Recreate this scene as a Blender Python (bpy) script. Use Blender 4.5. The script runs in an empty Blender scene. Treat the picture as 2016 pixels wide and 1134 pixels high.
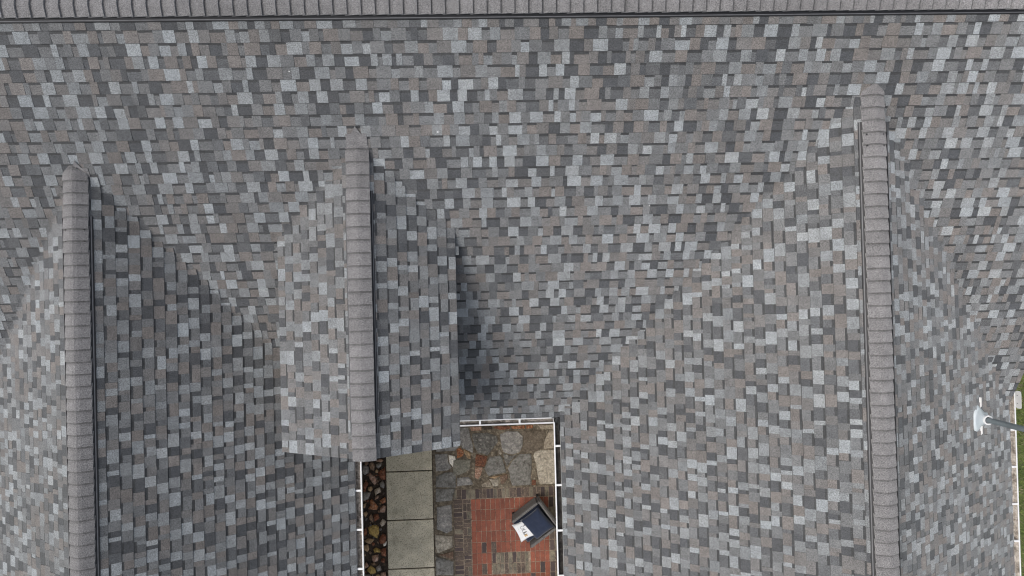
import bpy, bmesh, math, random
from mathutils import Matrix, Vector
random.seed(11)
R = math.radians
scene = bpy.context.scene
col = scene.collection

# ---------------------------------------------------------------- camera
CAM_Z = 14.0
cam_data = bpy.data.cameras.new('camera')
cam_data.sensor_width = 36.0
cam_data.lens = 24.0
cam_data.clip_start = 0.1
cam_data.clip_end = 2000.0
cam = bpy.data.objects.new('camera', cam_data)
col.objects.link(cam)
CAM_ROT = (Matrix.Rotation(0.008974, 3, 'X') @ Matrix.Rotation(-0.041969, 3, 'Y') @ Matrix.Rotation(-0.025825, 3, 'Z'))
cam.matrix_world = Matrix.Translation((0, 0, CAM_Z)) @ CAM_ROT.to_4x4()
scene.camera = cam

# ---------------------------------------------------------------- overcast sky and soft sun
SUN_EL, SUN_AZ = R(56), R(-90)          # azimuth from north, towards the west
world = bpy.data.worlds.new('World')
scene.world = world
world.use_nodes = True
wn, wl = world.node_tree.nodes, world.node_tree.links
wn.clear()
w_out = wn.new('ShaderNodeOutputWorld')
w_bg = wn.new('ShaderNodeBackground')
w_hs = wn.new('ShaderNodeHueSaturation')
w_sky = wn.new('ShaderNodeTexSky')
w_sky.sky_type = 'NISHITA'
w_sky.sun_disc = False
w_sky.sun_elevation = SUN_EL
w_sky.sun_rotation = SUN_AZ
w_sky.air_density = 1.0
w_sky.dust_density = 4.0
w_sky.ozone_density = 1.0
w_hs.inputs['Saturation'].default_value = 0.46
w_bg.inputs['Strength'].default_value = 0.15
wl.new(w_sky.outputs[0], w_hs.inputs['Color'])
wl.new(w_hs.outputs[0], w_bg.inputs['Color'])
wl.new(w_bg.outputs[0], w_out.inputs[0])

sun_data = bpy.data.lights.new('sun', 'SUN')
sun_data.energy = 0.75
sun_data.angle = R(45)
sun_data.color = (1.0, 0.96, 0.90)
sun = bpy.data.objects.new('sun', sun_data)
col.objects.link(sun)
sd = Vector((math.sin(SUN_AZ) * math.cos(SUN_EL), math.cos(SUN_AZ) * math.cos(SUN_EL), math.sin(SUN_EL)))
sun.rotation_euler = sd.to_track_quat('Z', 'Y').to_euler()
sun.location = sd * 40

scene.view_settings.view_transform = 'Standard'
scene.cycles.filter_width = 1.15
scene.view_settings.look = 'None'
scene.view_settings.exposure = 0.57
scene.view_settings.gamma = 1.0
scene.view_settings.use_curve_mapping = False

# ---------------------------------------------------------------- outlines of the courtyard stones (metres on the ground)
FLAGS=[
('grey',[(-0.563,-2.687),(-0.388,-2.693),(-0.296,-3.091),(-0.302,-3.222),(-0.501,-3.12),(-0.564,-2.994)]),
('darkgrey',[(-0.304,-2.827),(0.004,-2.817),(0.207,-2.904),(0.219,-3.021),(0.113,-3.149),(0.007,-3.277),(-0.197,-3.226),(-0.267,-3.092),(-0.313,-2.9)]),
('grey',[(0.259,-2.861),(0.415,-2.801),(0.636,-2.809),(0.736,-2.922),(0.723,-3.127),(0.654,-3.242),(0.505,-3.288),(0.33,-3.237),(0.289,-3.141)]),
('earth',[(0.665,-2.81),(1.21,-2.814),(1.195,-2.938),(1.145,-3.024),(1.134,-3.186),(0.918,-3.244),(0.749,-3.245),(0.744,-3.04),(0.747,-2.922)]),
('beige',[(1.23,-2.91),(1.277,-2.816),(1.476,-2.816),(1.481,-3.183),(1.156,-3.194),(1.167,-3.04)]),
('pale',[(0.97,-3.238),(1.037,-3.214),(1.495,-3.206),(1.49,-3.925),(1.048,-3.913),(1.015,-3.753),(0.986,-3.488),(0.931,-3.325)]),
('bluegrey',[(0.653,-3.278),(0.896,-3.272),(0.897,-3.485),(0.864,-3.924),(0.489,-3.924),(0.448,-3.806),(0.43,-3.658),(0.402,-3.57),(0.495,-3.419)]),
('darkgrey',[(0.323,-3.252),(0.505,-3.313),(0.635,-3.278),(0.476,-3.404),(0.389,-3.532),(0.341,-3.406)]),
('bluegrey',[(0.035,-3.325),(0.256,-3.293),(0.301,-3.346),(0.371,-3.639),(0.01,-3.713),(-0.021,-3.668),(-0.071,-3.567)]),
('rust',[(-0.227,-3.247),(0.003,-3.309),(-0.076,-3.515),(-0.26,-3.498),(-0.255,-3.326)]),
('pink',[(-0.263,-3.516),(-0.102,-3.525),(-0.15,-3.681),(-0.211,-3.766),(-0.276,-3.72)]),
('greengrey',[(-0.624,-3.342),(-0.347,-3.359),(-0.369,-3.556),(-0.544,-3.652),(-0.72,-3.696),(-0.711,-3.346)]),
('orange',[(-0.633,-3.13),(-0.545,-3.108),(-0.474,-3.201),(-0.506,-3.288),(-0.623,-3.324)]),
('tan',[(-0.494,-3.13),(-0.346,-3.221),(-0.349,-3.342),(-0.416,-3.328),(-0.482,-3.201)]),
('grey',[(-0.633,-3.721),(-0.399,-3.704),(-0.343,-3.776),(-0.304,-3.865),(-0.638,-3.893)]),
('pale',[(0.016,-3.772),(0.21,-3.785),(0.198,-3.92),(0.096,-3.921),(0.063,-3.835)]),
('beige',[(-0.148,-3.878),(-0.006,-3.784),(0.058,-3.849),(0.045,-3.929),(-0.124,-3.923)]),
('brown',[(0.233,-3.713),(0.392,-3.675),(0.402,-3.76),(0.299,-3.888),(0.258,-3.872)]),
('tan',[(0.017,-3.734),(0.37,-3.677),(0.245,-3.713),(0.126,-3.764)]),
('rust',[(0.896,-3.822),(0.974,-3.814),(0.978,-3.928),(0.889,-3.925)]),
('pale',[(0.23,-3.15),(0.293,-3.258),(0.259,-3.283),(0.222,-3.241)]),
('pink',[(-0.352,-2.694),(-0.11,-2.695),(-0.112,-2.772),(-0.317,-2.773)]),
('black',[(-0.095,-2.693),(0.11,-2.688),(0.108,-2.765),(-0.08,-2.766)]),
('rust',[(0.124,-2.725),(0.213,-2.687),(0.477,-2.703),(0.472,-2.763),(0.269,-2.778)]),
('orange',[(0.491,-2.708),(0.786,-2.692),(0.776,-2.766),(0.519,-2.765)]),
('orange',[(0.808,-2.693),(0.948,-2.69),(0.943,-2.76),(0.809,-2.766)]),
('beige',[(1.036,-2.693),(1.413,-2.699),(1.403,-2.795),(1.093,-2.77)]),
]
FLAGS2=[
('grey',[(-1.072,-3.226),(-0.82,-3.219),(-0.808,-3.393),(-0.742,-3.506),(-0.828,-3.566),(-1.065,-3.573)]),
('white',[(-0.795,-3.242),(-0.664,-3.279),(-0.644,-3.399),(-0.716,-3.497),(-0.786,-3.4)]),
('bluegrey',[(-1.067,-3.674),(-0.877,-3.602),(-0.656,-3.61),(-0.664,-3.919),(-1.073,-3.894)]),
('bluegrey',[(-1.073,-3.919),(-0.68,-3.934),(-0.75,-4.184),(-1.08,-4.196)]),
('grey',[(-1.067,-4.297),(-0.761,-4.252),(-0.755,-4.782),(-0.876,-4.84),(-1.072,-4.753)]),
('pale',[(-1.107,-4.862),(-0.758,-4.898),(-0.764,-5.128),(-1.069,-5.235),(-1.112,-5.082)]),
('brown',[(-1.051,-5.273),(-0.744,-5.207),(-0.748,-5.374)]),
('bluegrey',[(-1.108,-5.296),(-0.749,-5.418),(-0.756,-5.695),(-1.118,-5.679)]),
]
ROCKS=[
('grey',[(-2.555,-3.422),(-2.478,-3.401),(-2.421,-3.45),(-2.435,-3.556),(-2.507,-3.6),(-2.564,-3.539)]),
('brown',[(-2.408,-3.38),(-2.348,-3.329),(-2.303,-3.407),(-2.317,-3.501),(-2.381,-3.487)]),
('grey',[(-2.273,-3.385),(-2.16,-3.354),(-2.174,-3.424),(-2.222,-3.469),(-2.268,-3.438)]),
('pink',[(-2.277,-3.308),(-2.171,-3.288),(-2.124,-3.325),(-2.172,-3.347),(-2.254,-3.332)]),
('pink',[(-2.436,-3.591),(-2.4,-3.569),(-2.274,-3.668),(-2.276,-3.762),(-2.312,-3.808),(-2.403,-3.687)]),
('rust',[(-2.236,-3.551),(-2.092,-3.451),(-2.092,-3.698),(-2.157,-3.708),(-2.226,-3.623)]),
('rust',[(-2.553,-3.799),(-2.486,-3.719),(-2.441,-3.78),(-2.502,-3.895),(-2.548,-3.846)]),
('tan',[(-2.442,-3.85),(-2.383,-3.829),(-2.349,-3.889),(-2.397,-3.929),(-2.444,-3.898)]),
('pale',[(-2.309,-3.903),(-2.208,-3.859),(-2.193,-3.954),(-2.27,-3.987),(-2.295,-4.045)]),
('grey',[(-2.212,-3.788),(-2.146,-3.72),(-2.113,-3.816),(-2.126,-3.88),(-2.196,-3.848)]),
('grey',[(-2.562,-3.964),(-2.515,-3.942),(-2.398,-3.97),(-2.448,-4.086),(-2.566,-4.129)]),
('pink',[(-2.306,-4.044),(-2.247,-4.023),(-2.242,-4.07),(-2.308,-4.103)]),
('orange',[(-2.414,-4.134),(-2.378,-4.095),(-2.259,-4.258),(-2.289,-4.304),(-2.453,-4.286),(-2.404,-4.217)]),
('orange',[(-2.22,-4.13),(-2.107,-4.064),(-2.098,-4.159),(-2.157,-4.192)]),
('tan',[(-2.562,-4.199),(-2.491,-4.173),(-2.523,-4.272),(-2.569,-4.246)]),
('pink',[(-2.218,-4.295),(-2.146,-4.227),(-2.1,-4.253),(-2.115,-4.37),(-2.208,-4.367)]),
]
ROCKS2=[
('yellow',[(-2.451,-4.659),(-2.329,-4.616),(-2.258,-4.667),(-2.248,-4.777),(-2.287,-4.884),(-2.442,-4.781)]),
('pale',[(-2.226,-4.583),(-2.169,-4.5),(-2.098,-4.564),(-2.136,-4.623),(-2.185,-4.652)]),
('brown',[(-2.446,-4.465),(-2.396,-4.394),(-2.351,-4.505),(-2.364,-4.566),(-2.435,-4.502)]),
('rust',[(-2.349,-4.42),(-2.252,-4.406),(-2.235,-4.486),(-2.327,-4.543)]),
('tan',[(-2.542,-4.929),(-2.457,-4.89),(-2.349,-4.918),(-2.423,-5.0),(-2.507,-4.972)]),
('tan',[(-2.569,-5.031),(-2.472,-5.01),(-2.456,-5.108),(-2.487,-5.161),(-2.57,-5.103)]),
('yellow',[(-2.371,-5.112),(-2.316,-5.09),(-2.232,-5.117),(-2.234,-5.178),(-2.294,-5.163),(-2.343,-5.18)]),
('pink',[(-2.399,-5.244),(-2.271,-5.225),(-2.286,-5.346),(-2.372,-5.366),(-2.401,-5.317)]),
('pink',[(-2.572,-5.419),(-2.517,-5.372),(-2.476,-5.447),(-2.543,-5.48)]),
('yellow',[(-2.508,-5.53),(-2.434,-5.443),(-2.339,-5.513),(-2.329,-5.587),(-2.426,-5.613)]),
('brown',[(-2.42,-5.389),(-2.348,-5.38),(-2.337,-5.429),(-2.409,-5.432)]),
('grey',[(-2.326,-5.478),(-2.252,-5.432),(-2.218,-5.531),(-2.291,-5.552)]),
('rust',[(-2.232,-5.117),(-2.111,-5.098),(-2.115,-5.256),(-2.199,-5.24)]),
('rust',[(-2.252,-4.922),(-2.176,-4.804),(-2.105,-4.855),(-2.12,-4.988),(-2.217,-4.997)]),
('rust',[(-2.567,-4.715),(-2.5,-4.669),(-2.491,-4.791),(-2.558,-4.849)]),
('tan',[(-2.559,-4.364),(-2.492,-4.342),(-2.469,-4.391),(-2.506,-4.451)]),
('pink',[(-2.232,-5.603),(-2.135,-5.583),(-2.126,-5.705),(-2.222,-5.7)]),
('white',[(-2.169,-4.999),(-2.095,-4.953),(-2.11,-5.038),(-2.158,-5.048)]),
('grey',[(-2.565,-5.613),(-2.438,-5.63),(-2.452,-5.715),(-2.561,-5.71)]),
]

# ---------------------------------------------------------------- helpers
class MB:
    """collects faces (with a flat colour and a material slot each) and links them as ONE mesh object"""
    def __init__(self):
        self.v, self.f, self.c, self.m = [], [], [], []
    def face(self, pts, c=(1, 1, 1), m=0):
        n = len(self.v)
        self.v.extend([tuple(p) for p in pts])
        self.f.append(tuple(range(n, n + len(pts))))
        self.c.append(c); self.m.append(m)
    def box(self, x0, x1, y0, y1, z0, z1, c=(1, 1, 1), m=0):
        P = [(x0, y0, z0), (x1, y0, z0), (x1, y1, z0), (x0, y1, z0), (x0, y0, z1), (x1, y0, z1), (x1, y1, z1), (x0, y1, z1)]
        for f in ((0, 3, 2, 1), (4, 5, 6, 7), (0, 1, 5, 4), (1, 2, 6, 5), (2, 3, 7, 6), (3, 0, 4, 7)):
            self.face([P[i] for i in f], c, m)
    def prism(self, prof, path, c=(1, 1, 1), m=None, caps=True):
        """prof: closed loop of points per station; path: function station -> 3d points"""
        A, B = path(0), path(1)
        n = len(prof)
        for i in range(n):
            j = (i + 1) % n
            self.face([A[i], A[j], B[j], B[i]], c, m[i] if m else 0)
    def mesh(self, name, mats, smooth=False, weld=False):
        me = bpy.data.meshes.new(name)
        me.from_pydata(self.v, [], self.f)
        for mt in (mats if isinstance(mats, (list, tuple)) else [mats]):
            me.materials.append(mt)
        me.polygons.foreach_set('material_index', self.m)
        at = me.color_attributes.new('tint', 'FLOAT_COLOR', 'CORNER')
        flat = []
        for f, c in zip(self.f, self.c):
            flat.extend((c[0], c[1], c[2], 1.0) * len(f))
        at.data.foreach_set('color', flat)
        if weld:
            bm = bmesh.new(); bm.from_mesh(me)
            bmesh.ops.remove_doubles(bm, verts=bm.verts, dist=1e-5)
            bmesh.ops.recalc_face_normals(bm, faces=bm.faces)
            bm.to_mesh(me); bm.free()
        if smooth:
            for p in me.polygons: p.use_smooth = True
        me.update()
        return me
    def build(self, name, mats, parent=None, **kw):
        return link(name, self.mesh(name, mats, **kw), parent)

def link(name, data, parent=None):
    o = bpy.data.objects.new(name, data)
    col.objects.link(o)
    if parent is not None: o.parent = parent
    return o

def tag(o, label=None, category=None, group=None, kind=None):
    if label: o['label'] = label
    if category: o['category'] = category
    if group: o['group'] = group
    if kind: o['kind'] = kind
    return o

def empty(name, loc=(0, 0, 0), rz=0):
    o = link(name, None)
    o.location = loc; o.rotation_euler = (0, 0, rz)
    o.empty_display_size = 0.2
    return o

def bm_obj(name, bm, mat, parent=None, smooth=False):
    me = bpy.data.meshes.new(name)
    bmesh.ops.recalc_face_normals(bm, faces=bm.faces)
    bm.to_mesh(me); bm.free()
    for mt in (mat if isinstance(mat, (list, tuple)) else [mat]): me.materials.append(mt)
    if smooth:
        for p in me.polygons: p.use_smooth = True
    return link(name, me, parent)

def project(x, y, z):
    q = CAM_ROT.transposed() @ Vector((x, y, z - CAM_Z))
    return (1008 + 1344 * q.x / -q.z, 567 - 1344 * q.y / -q.z)

# ---------------------------------------------------------------- materials
def nodes_of(name):
    m = bpy.data.materials.new(name)
    m.use_nodes = True
    n = m.node_tree.nodes
    return m, n, m.node_tree.links, n['Principled BSDF']

def noise(n, l, vec, scale, detail=2.0, rough=0.5):
    t = n.new('ShaderNodeTexNoise')
    t.inputs['Scale'].default_value = scale
    t.inputs['Detail'].default_value = detail
    t.inputs['Roughness'].default_value = rough
    l.new(vec, t.inputs['Vector'])
    return t.outputs['Fac']

def maprange(n, l, src, a, b, c, d):
    t = n.new('ShaderNodeMapRange')
    for i, v in enumerate((a, b, c, d)): t.inputs[i + 1].default_value = v
    l.new(src, t.inputs[0])
    return t.outputs[0]

def mul(n, l, a, b):
    t = n.new('ShaderNodeMath'); t.operation = 'MULTIPLY'
    for i, s in enumerate((a, b)):
        if isinstance(s, (int, float)): t.inputs[i].default_value = s
        else: l.new(s, t.inputs[i])
    return t.outputs[0]

def scale_col(n, l, c, f):
    t = n.new('ShaderNodeVectorMath'); t.operation = 'SCALE'
    l.new(c, t.inputs[0]); l.new(f, t.inputs['Scale'])
    return t.outputs[0]

def mixcol(n, l, f, a, b):
    t = n.new('ShaderNodeMix'); t.data_type = 'RGBA'
    for s, i in ((f, 0), (a, 6), (b, 7)):
        if isinstance(s, (int, float)): t.inputs[i].default_value = s
        elif isinstance(s, tuple): t.inputs[i].default_value = (*s, 1)
        else: l.new(s, t.inputs[i])
    return t.outputs[2]

def bump(n, l, bsdf, h, strength, dist):
    t = n.new('ShaderNodeBump')
    t.inputs['Strength'].default_value = strength
    t.inputs['Distance'].default_value = dist
    l.new(h, t.inputs['Height'])
    l.new(t.outputs[0], bsdf.inputs['Normal'])

def granule_material(name):
    """mineral granules: the base colour comes from the piece (attribute tint), speckled grain by grain"""
    m, n, l, b = nodes_of(name)
    at = n.new('ShaderNodeAttribute'); at.attribute_name = 'tint'
    pos = n.new('ShaderNodeNewGeometry').outputs['Position']
    g1 = noise(n, l, pos, 95, 2.0, 0.8)
    g2 = noise(n, l, pos, 420, 1.0, 0.6)
    g3 = noise(n, l, pos, 9, 3.0, 0.55)
    g4 = noise(n, l, pos, 0.55, 3.0, 0.5)
    f = mul(n, l, maprange(n, l, g1, 0.33, 0.67, 0.42, 1.58), maprange(n, l, g2, 0.3, 0.7, 0.72, 1.28))
    f = mul(n, l, f, maprange(n, l, g3, 0.3, 0.7, 0.88, 1.12))
    f = mul(n, l, f, maprange(n, l, g4, 0.3, 0.7, 0.88, 1.10))
    l.new(scale_col(n, l, at.outputs['Color'], f), b.inputs['Base Color'])
    b.inputs['Roughness'].default_value = 0.72
    b.inputs['Diffuse Roughness'].default_value = 1.0
    b.inputs['Specular IOR Level'].default_value = 0.45
    b.inputs['Sheen Weight'].default_value = 0.10
    b.inputs['Sheen Roughness'].default_value = 0.45
    bump(n, l, b, g1, 0.5, 0.004)
    return m

def plain(name, c, rough=0.6, spec=0.4, var=0.15, scale=12, bump_s=0.0, bump_scale=80, metal=0.0):
    m, n, l, b = nodes_of(name)
    pos = n.new('ShaderNodeTexCoord').outputs['Object']
    f = maprange(n, l, noise(n, l, pos, scale, 4), 0.25, 0.75, 1 - var, 1 + var)
    rgb = n.new('ShaderNodeRGB'); rgb.outputs[0].default_value = (*c, 1)
    l.new(scale_col(n, l, rgb.outputs[0], f), b.inputs['Base Color'])
    b.inputs['Roughness'].default_value = rough
    b.inputs['Specular IOR Level'].default_value = spec
    b.inputs['Metallic'].default_value = metal
    if bump_s: bump(n, l, b, noise(n, l, pos, bump_scale, 3), bump_s, 0.01)
    return m

def stone_material(name, c1, c2, c3, scale=7, rough=0.75, fine=90, bs=0.5, lo=0.35, hi=0.65, gain=1.0):
    c1, c2, c3 = (tuple(v * gain * w for v, w in zip(c, (1.05, 1.0, 0.95))) for c in (c1, c2, c3))
    m, n, l, b = nodes_of(name)
    pos = n.new('ShaderNodeNewGeometry').outputs['Position']
    a = maprange(n, l, noise(n, l, pos, scale, 5, 0.6), lo, hi, 0, 1)
    c = mixcol(n, l, a, c1, c2)
    a2 = maprange(n, l, noise(n, l, pos, scale * 1.7, 6, 0.7), 0.50, 0.66, 0, 0.9)
    c = mixcol(n, l, a2, c, c3)
    f = mul(n, l, maprange(n, l, noise(n, l, pos, fine, 3, 0.7), 0.3, 0.7, 0.6, 1.4), maprange(n, l, noise(n, l, pos, 22, 5, 0.7), 0.32, 0.68, 0.62, 1.38))
    l.new(scale_col(n, l, c, f), b.inputs['Base Color'])
    b.inputs['Roughness'].default_value = rough
    b.inputs['Specular IOR Level'].default_value = 0.22
    bump(n, l, b, noise(n, l, pos, scale * 4, 6, 0.65), bs, 0.03)
    return m

M_GRAN = granule_material('shingle_granules')
M_DECK = plain('roof_underlay', (0.035, 0.035, 0.038), 0.9)
M_VENT = plain('black_vent_plastic', (0.012, 0.012, 0.013), 0.55, 0.4)
M_VENTG = plain('grey_vent_edge', (0.11, 0.11, 0.115), 0.5, 0.4)
M_NAIL = plain('nail_head', (0.02, 0.02, 0.021), 0.5)
M_WHITE = plain('white_painted_metal', (0.70, 0.70, 0.69), 0.35, 0.5, 0.05, 5)
M_TRIM = plain('white_trim', (0.72, 0.71, 0.68), 0.6, 0.4, 0.08)
M_WALL = plain('painted_siding', (0.60, 0.58, 0.53), 0.8, 0.3, 0.1)
M_TAR = plain('black_sealant', (0.010, 0.010, 0.010), 0.55, 0.4, 0.4, 30, 0.6, 60)
M_GUT_GREY = stone_material('gutter_silt', (0.30, 0.285, 0.265), (0.10, 0.09, 0.08), (0.48, 0.46, 0.43), 9, 0.9, 120)
M_GUT_DARK = stone_material('gutter_grime', (0.020, 0.019, 0.019), (0.045, 0.043, 0.04), (0.09, 0.085, 0.08), 6, 0.85, 120)
M_GUT_PALE = stone_material('gutter_dust', (0.52, 0.50, 0.47), (0.30, 0.28, 0.25), (0.14, 0.12, 0.10), 7, 0.85, 120)
M_BOOT = plain('galvanised_flashing', (0.60, 0.65, 0.66), 0.42, 0.5, 0.1, 9, 0.3, 14, 0.0)
M_PIPE = plain('grey_steel_pipe', (0.14, 0.165, 0.175), 0.5, 0.5, 0.15, 16)
M_HOLLOW = plain('dark_gap', (0.01, 0.01, 0.01), 0.9)

# ---------------------------------------------------------------- the house: roof planes (metres)
EXPO = 0.143                                    # shingle exposure
ZM, S, YR, YE = 5.92804, 0.60007, 3.36, -2.008  # main slope: height at y=2.9, pitch, ridge, eave
XW, XE = -9.6, 8.70
YFRONT = -6.6
def zmain(y): return ZM - S * (2.9 - y)
class Gable: pass
def gable(name, x, z, t, xl, xr, yf, ol, orr):
    g = Gable(); g.name, g.x, g.z, g.t, g.xl, g.xr, g.yf = name, x, 14 + z, t, xl, xr, yf
    g.off = {-1: ol, 1: orr}
    return g
GL = gable('left', -5.0497, -8.7541, 0.7529, -7.99, -2.114, YFRONT, 0.435, 0.2118)
GC = gable('centre', -1.5392, -8.6653, 0.5429, -2.755, -0.367, -2.037, 0.3479, 0.3062)
GR = gable('right', 4.9122, -8.3219, 0.7161, 1.182, 8.682, YFRONT, 0.1762, 0.3578)
GABLES = (GL, GC, GR)
def zg(g, x): return g.z - g.t * abs(x - g.x)
def yvalley(g, w): return 2.9 + (g.z - g.t * w - ZM) / S

VK = 0.055
def smax(p, q):
    d = max(0.0, VK - abs(p - q))
    return max(p, q) + d * d / (4 * VK)
def valley_cuts(fn):
    return [(lambda x, y, o=o: fn(x, y) - o) for o in (-VK * 0.9, -VK * 0.4, 0.0, VK * 0.4, VK * 0.9)]

house = empty('house', (0, 0, 0))
tag(house, 'house with a mottled grey shingle roof, three gables and white gutters round a courtyard', 'house')

# sheathing under the shingles, one roof part per roof
DZ = -0.008
def roof_part(name, polys):
    mb = MB()
    for P in polys:
        mb.face([(x, y, z + DZ) for x, y, z in P])
        mb.face([(x, y, z + DZ - 0.04) for x, y, z in reversed(P)])
        for i in range(len(P)):
            a, b = P[i], P[(i + 1) % len(P)]
            mb.face([(a[0], a[1], a[2] + DZ - 0.04), (b[0], b[1], b[2] + DZ - 0.04), (b[0], b[1], b[2] + DZ), (a[0], a[1], a[2] + DZ)])
    return mb.build(name, M_DECK, house)
zr = zmain(YR)
YN = YR + 5.3
roof_main = roof_part('main_roof', [
    [(XW, YE, zmain(YE)), (XE, YE, zmain(YE)), (XE, YR, zr), (XW, YR, zr)],
    [(XE, YN, zr - S * 5.3), (XW, YN, zr - S * 5.3), (XW, YR, zr), (XE, YR, zr)]])
ROOF = {'main': roof_main}
for g in GABLES:
    ps = []
    for s, xe in ((-1, g.xl), (1, g.xr)):
        w = abs(xe - g.x)
        P = [(g.x, g.yf, g.z), (xe, g.yf, zg(g, xe)), (xe, yvalley(g, w), zg(g, xe)), (g.x, yvalley(g, 0), g.z)]
        ps.append(P if s > 0 else P[::-1])
    ROOF[g.name] = roof_part('gable_roof', ps)

# ---------------------------------------------------------------- shingles
PAL = {'silver': (0.256, 0.267, 0.272), 'light': (0.198, 0.205, 0.208), 'mid': (0.144, 0.145, 0.146),
       'brown': (0.160, 0.144, 0.134), 'taupe': (0.148, 0.140, 0.135), 'slate': (0.098, 0.100, 0.103), 'dark': (0.066, 0.068, 0.072)}
W_TOOTH = [('silver', 23), ('light', 20), ('mid', 22), ('brown', 15), ('taupe', 13), ('slate', 4), ('dark', 3)]
W_LOW = [('silver', 8), ('light', 8), ('mid', 23), ('brown', 11), ('taupe', 13), ('slate', 17), ('dark', 20)]
BAND = (0.041, 0.042, 0.043)                     # the dark granule band printed along the head of the lower layer
def pick(ws):
    r = random.uniform(0, sum(w for _, w in ws))
    for k, w in ws:
        r -= w
        if r <= 0: return k
    return ws[-1][0]
def shade(c, k): return tuple(v * k for v in c)
def tint(k):
    j = random.uniform(0.88, 1.12)
    r, g, b_ = PAL[k]
    h_ = random.uniform(-0.012, 0.012)
    return (r * j * (0.99 + h_), g * j * 1.005, b_ * j * (1.005 - h_))

def split(poly, fn):
    """cut a polygon [(x, y, open_edge)] along fn(x,y)=0 -> (positive side, negative side)"""
    P, N = [], []
    n = len(poly)
    for i in range(n):
        a, b = poly[i], poly[(i + 1) % n]
        fa, fb = fn(a[0], a[1]), fn(b[0], b[1])
        (P if fa >= 0 else N).append(a)
        if (fa >= 0) != (fb >= 0):
            t = fa / (fa - fb)
            q = (a[0] + (b[0] - a[0]) * t, a[1] + (b[1] - a[1]) * t)
            if fa >= 0:
                P.append((*q, False)); N.append((*q, a[2]))
            else:
                N.append((*q, False)); P.append((*q, a[2]))
    return (P if len(P) > 2 else None), (N if len(N) > 2 else None)

def area2(P):
    return abs(sum(P[i][0] * P[(i + 1) % len(P)][1] - P[(i + 1) % len(P)][0] * P[i][1] for i in range(len(P)))) / 2

pieces = []            # (roof name, [(points3d, colour, [open edges])], projected size)
def emit(roof, parts, zfun, cutters):
    """parts: [(polygon, colour)] in plan; zfun(x,y,side)->z"""
    out = []
    for poly, c in parts:
        todo = [poly]
        for fn in cutters:
            nxt = []
            for P in todo:
                fs = [fn(x, y) for x, y, _ in P]
                if min(fs) < -1e-6 and max(fs) > 1e-6:
                    nxt += [q for q in split(P, fn) if q]
                else: nxt.append(P)
            todo = nxt
        for P in todo:
            if area2(P) < 1e-6: continue
            cx = sum(p[0] for p in P) / len(P); cy = sum(p[1] for p in P) / len(P)
            out.append(([(x, y, zfun(x, y, cx, cy)) for x, y, _ in P], c, [o for _, _, o in P]))
    if not out: return
    size = 0
    vis = True
    for P3, c, o in out:
        q = [project(*p) for p in P3]
        size += area2(q)
        if any(not (2 < a < 2014 and 40 < b < 1132) for a, b in q): vis = False
    pieces.append((roof, out, size if vis else 0))

def course(roof, amin, amax, d0, d1, inv, depth_of, zbase, cutters, lift=0.0, keep=None, straight=False):
    """one course of shingles from head d0 to butt d1 (plan distance from the ridge) along a in [amin, amax]"""
    a = amin
    low = random.random() < 0.5
    strip_j, strip_left, last_k = 0.0, 0.0, None
    while a < amax - 0.004:
        if strip_left <= 0:
            strip_j, strip_left = random.uniform(-0.0025, 0.0025), 1.0
        r = random.random()
        w = random.uniform(0.050, 0.080) if r < 0.17 else random.uniform(0.085, 0.135) if r < 0.62 else random.uniform(0.135, 0.185)
        b = min(a + w, amax)
        if amax - b < 0.03: b = amax
        strip_left -= b - a
        seam = strip_left <= 0
        k = pick(W_LOW if low else W_TOOTH)
        while k == last_k or (k in ('silver', 'light') and last_k in ('silver', 'light')): k = pick(W_LOW if low else W_TOOTH)
        last_k = k
        c = tint(k)
        oh, ob = (0.0012, 0.0058) if low else (0.0020, 0.0140)
        dd1 = d1 + strip_j + random.uniform(-0.0015, 0.0015) + 0.0020 * math.sin(a * 1.7 + d1 * 2.1)
        if straight: dd1 = d1
        if keep is None or keep(a, b, d0, dd1):
            aa, bb = a, b - (0.003 if seam else 0.0)
            sk = random.uniform(-0.003, 0.003)
            A0, A1, B0, B1 = inv(aa, d0), inv(aa + sk * 0.5, dd1), inv(bb, d0), inv(bb + sk * 0.5, dd1)
            parts = []
            if low:
                bh = d0 + random.uniform(0.021, 0.031) * (d1 - d0) / 0.123
                Am, Bm = inv(aa, bh), inv(bb, bh)
                parts.append(([(*A0, True), (*Am, False), (*Bm, True), (*B0, False)], shade(BAND, random.uniform(0.85, 1.3))))
                parts.append(([(*Am, True), (*A1, True), (*B1, True), (*Bm, False)], c))
            else:
                parts.append(([(*A0, True), (*A1, True), (*B1, True), (*B0, False)], c))
            def zf(x, y, cx, cy, oh=oh, ob=ob, d0=d0, d1=d1):
                t = (depth_of(x, y) - d0) / (d1 - d0)
                return zbase(x, y, cx, cy, oh + (ob - oh) * max(0.0, min(1.15, t)) + lift)
            emit(roof, parts, zf, cutters)
        a = b
        low = (random.random() < 0.12) if low else (random.random() < 0.72)

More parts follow.
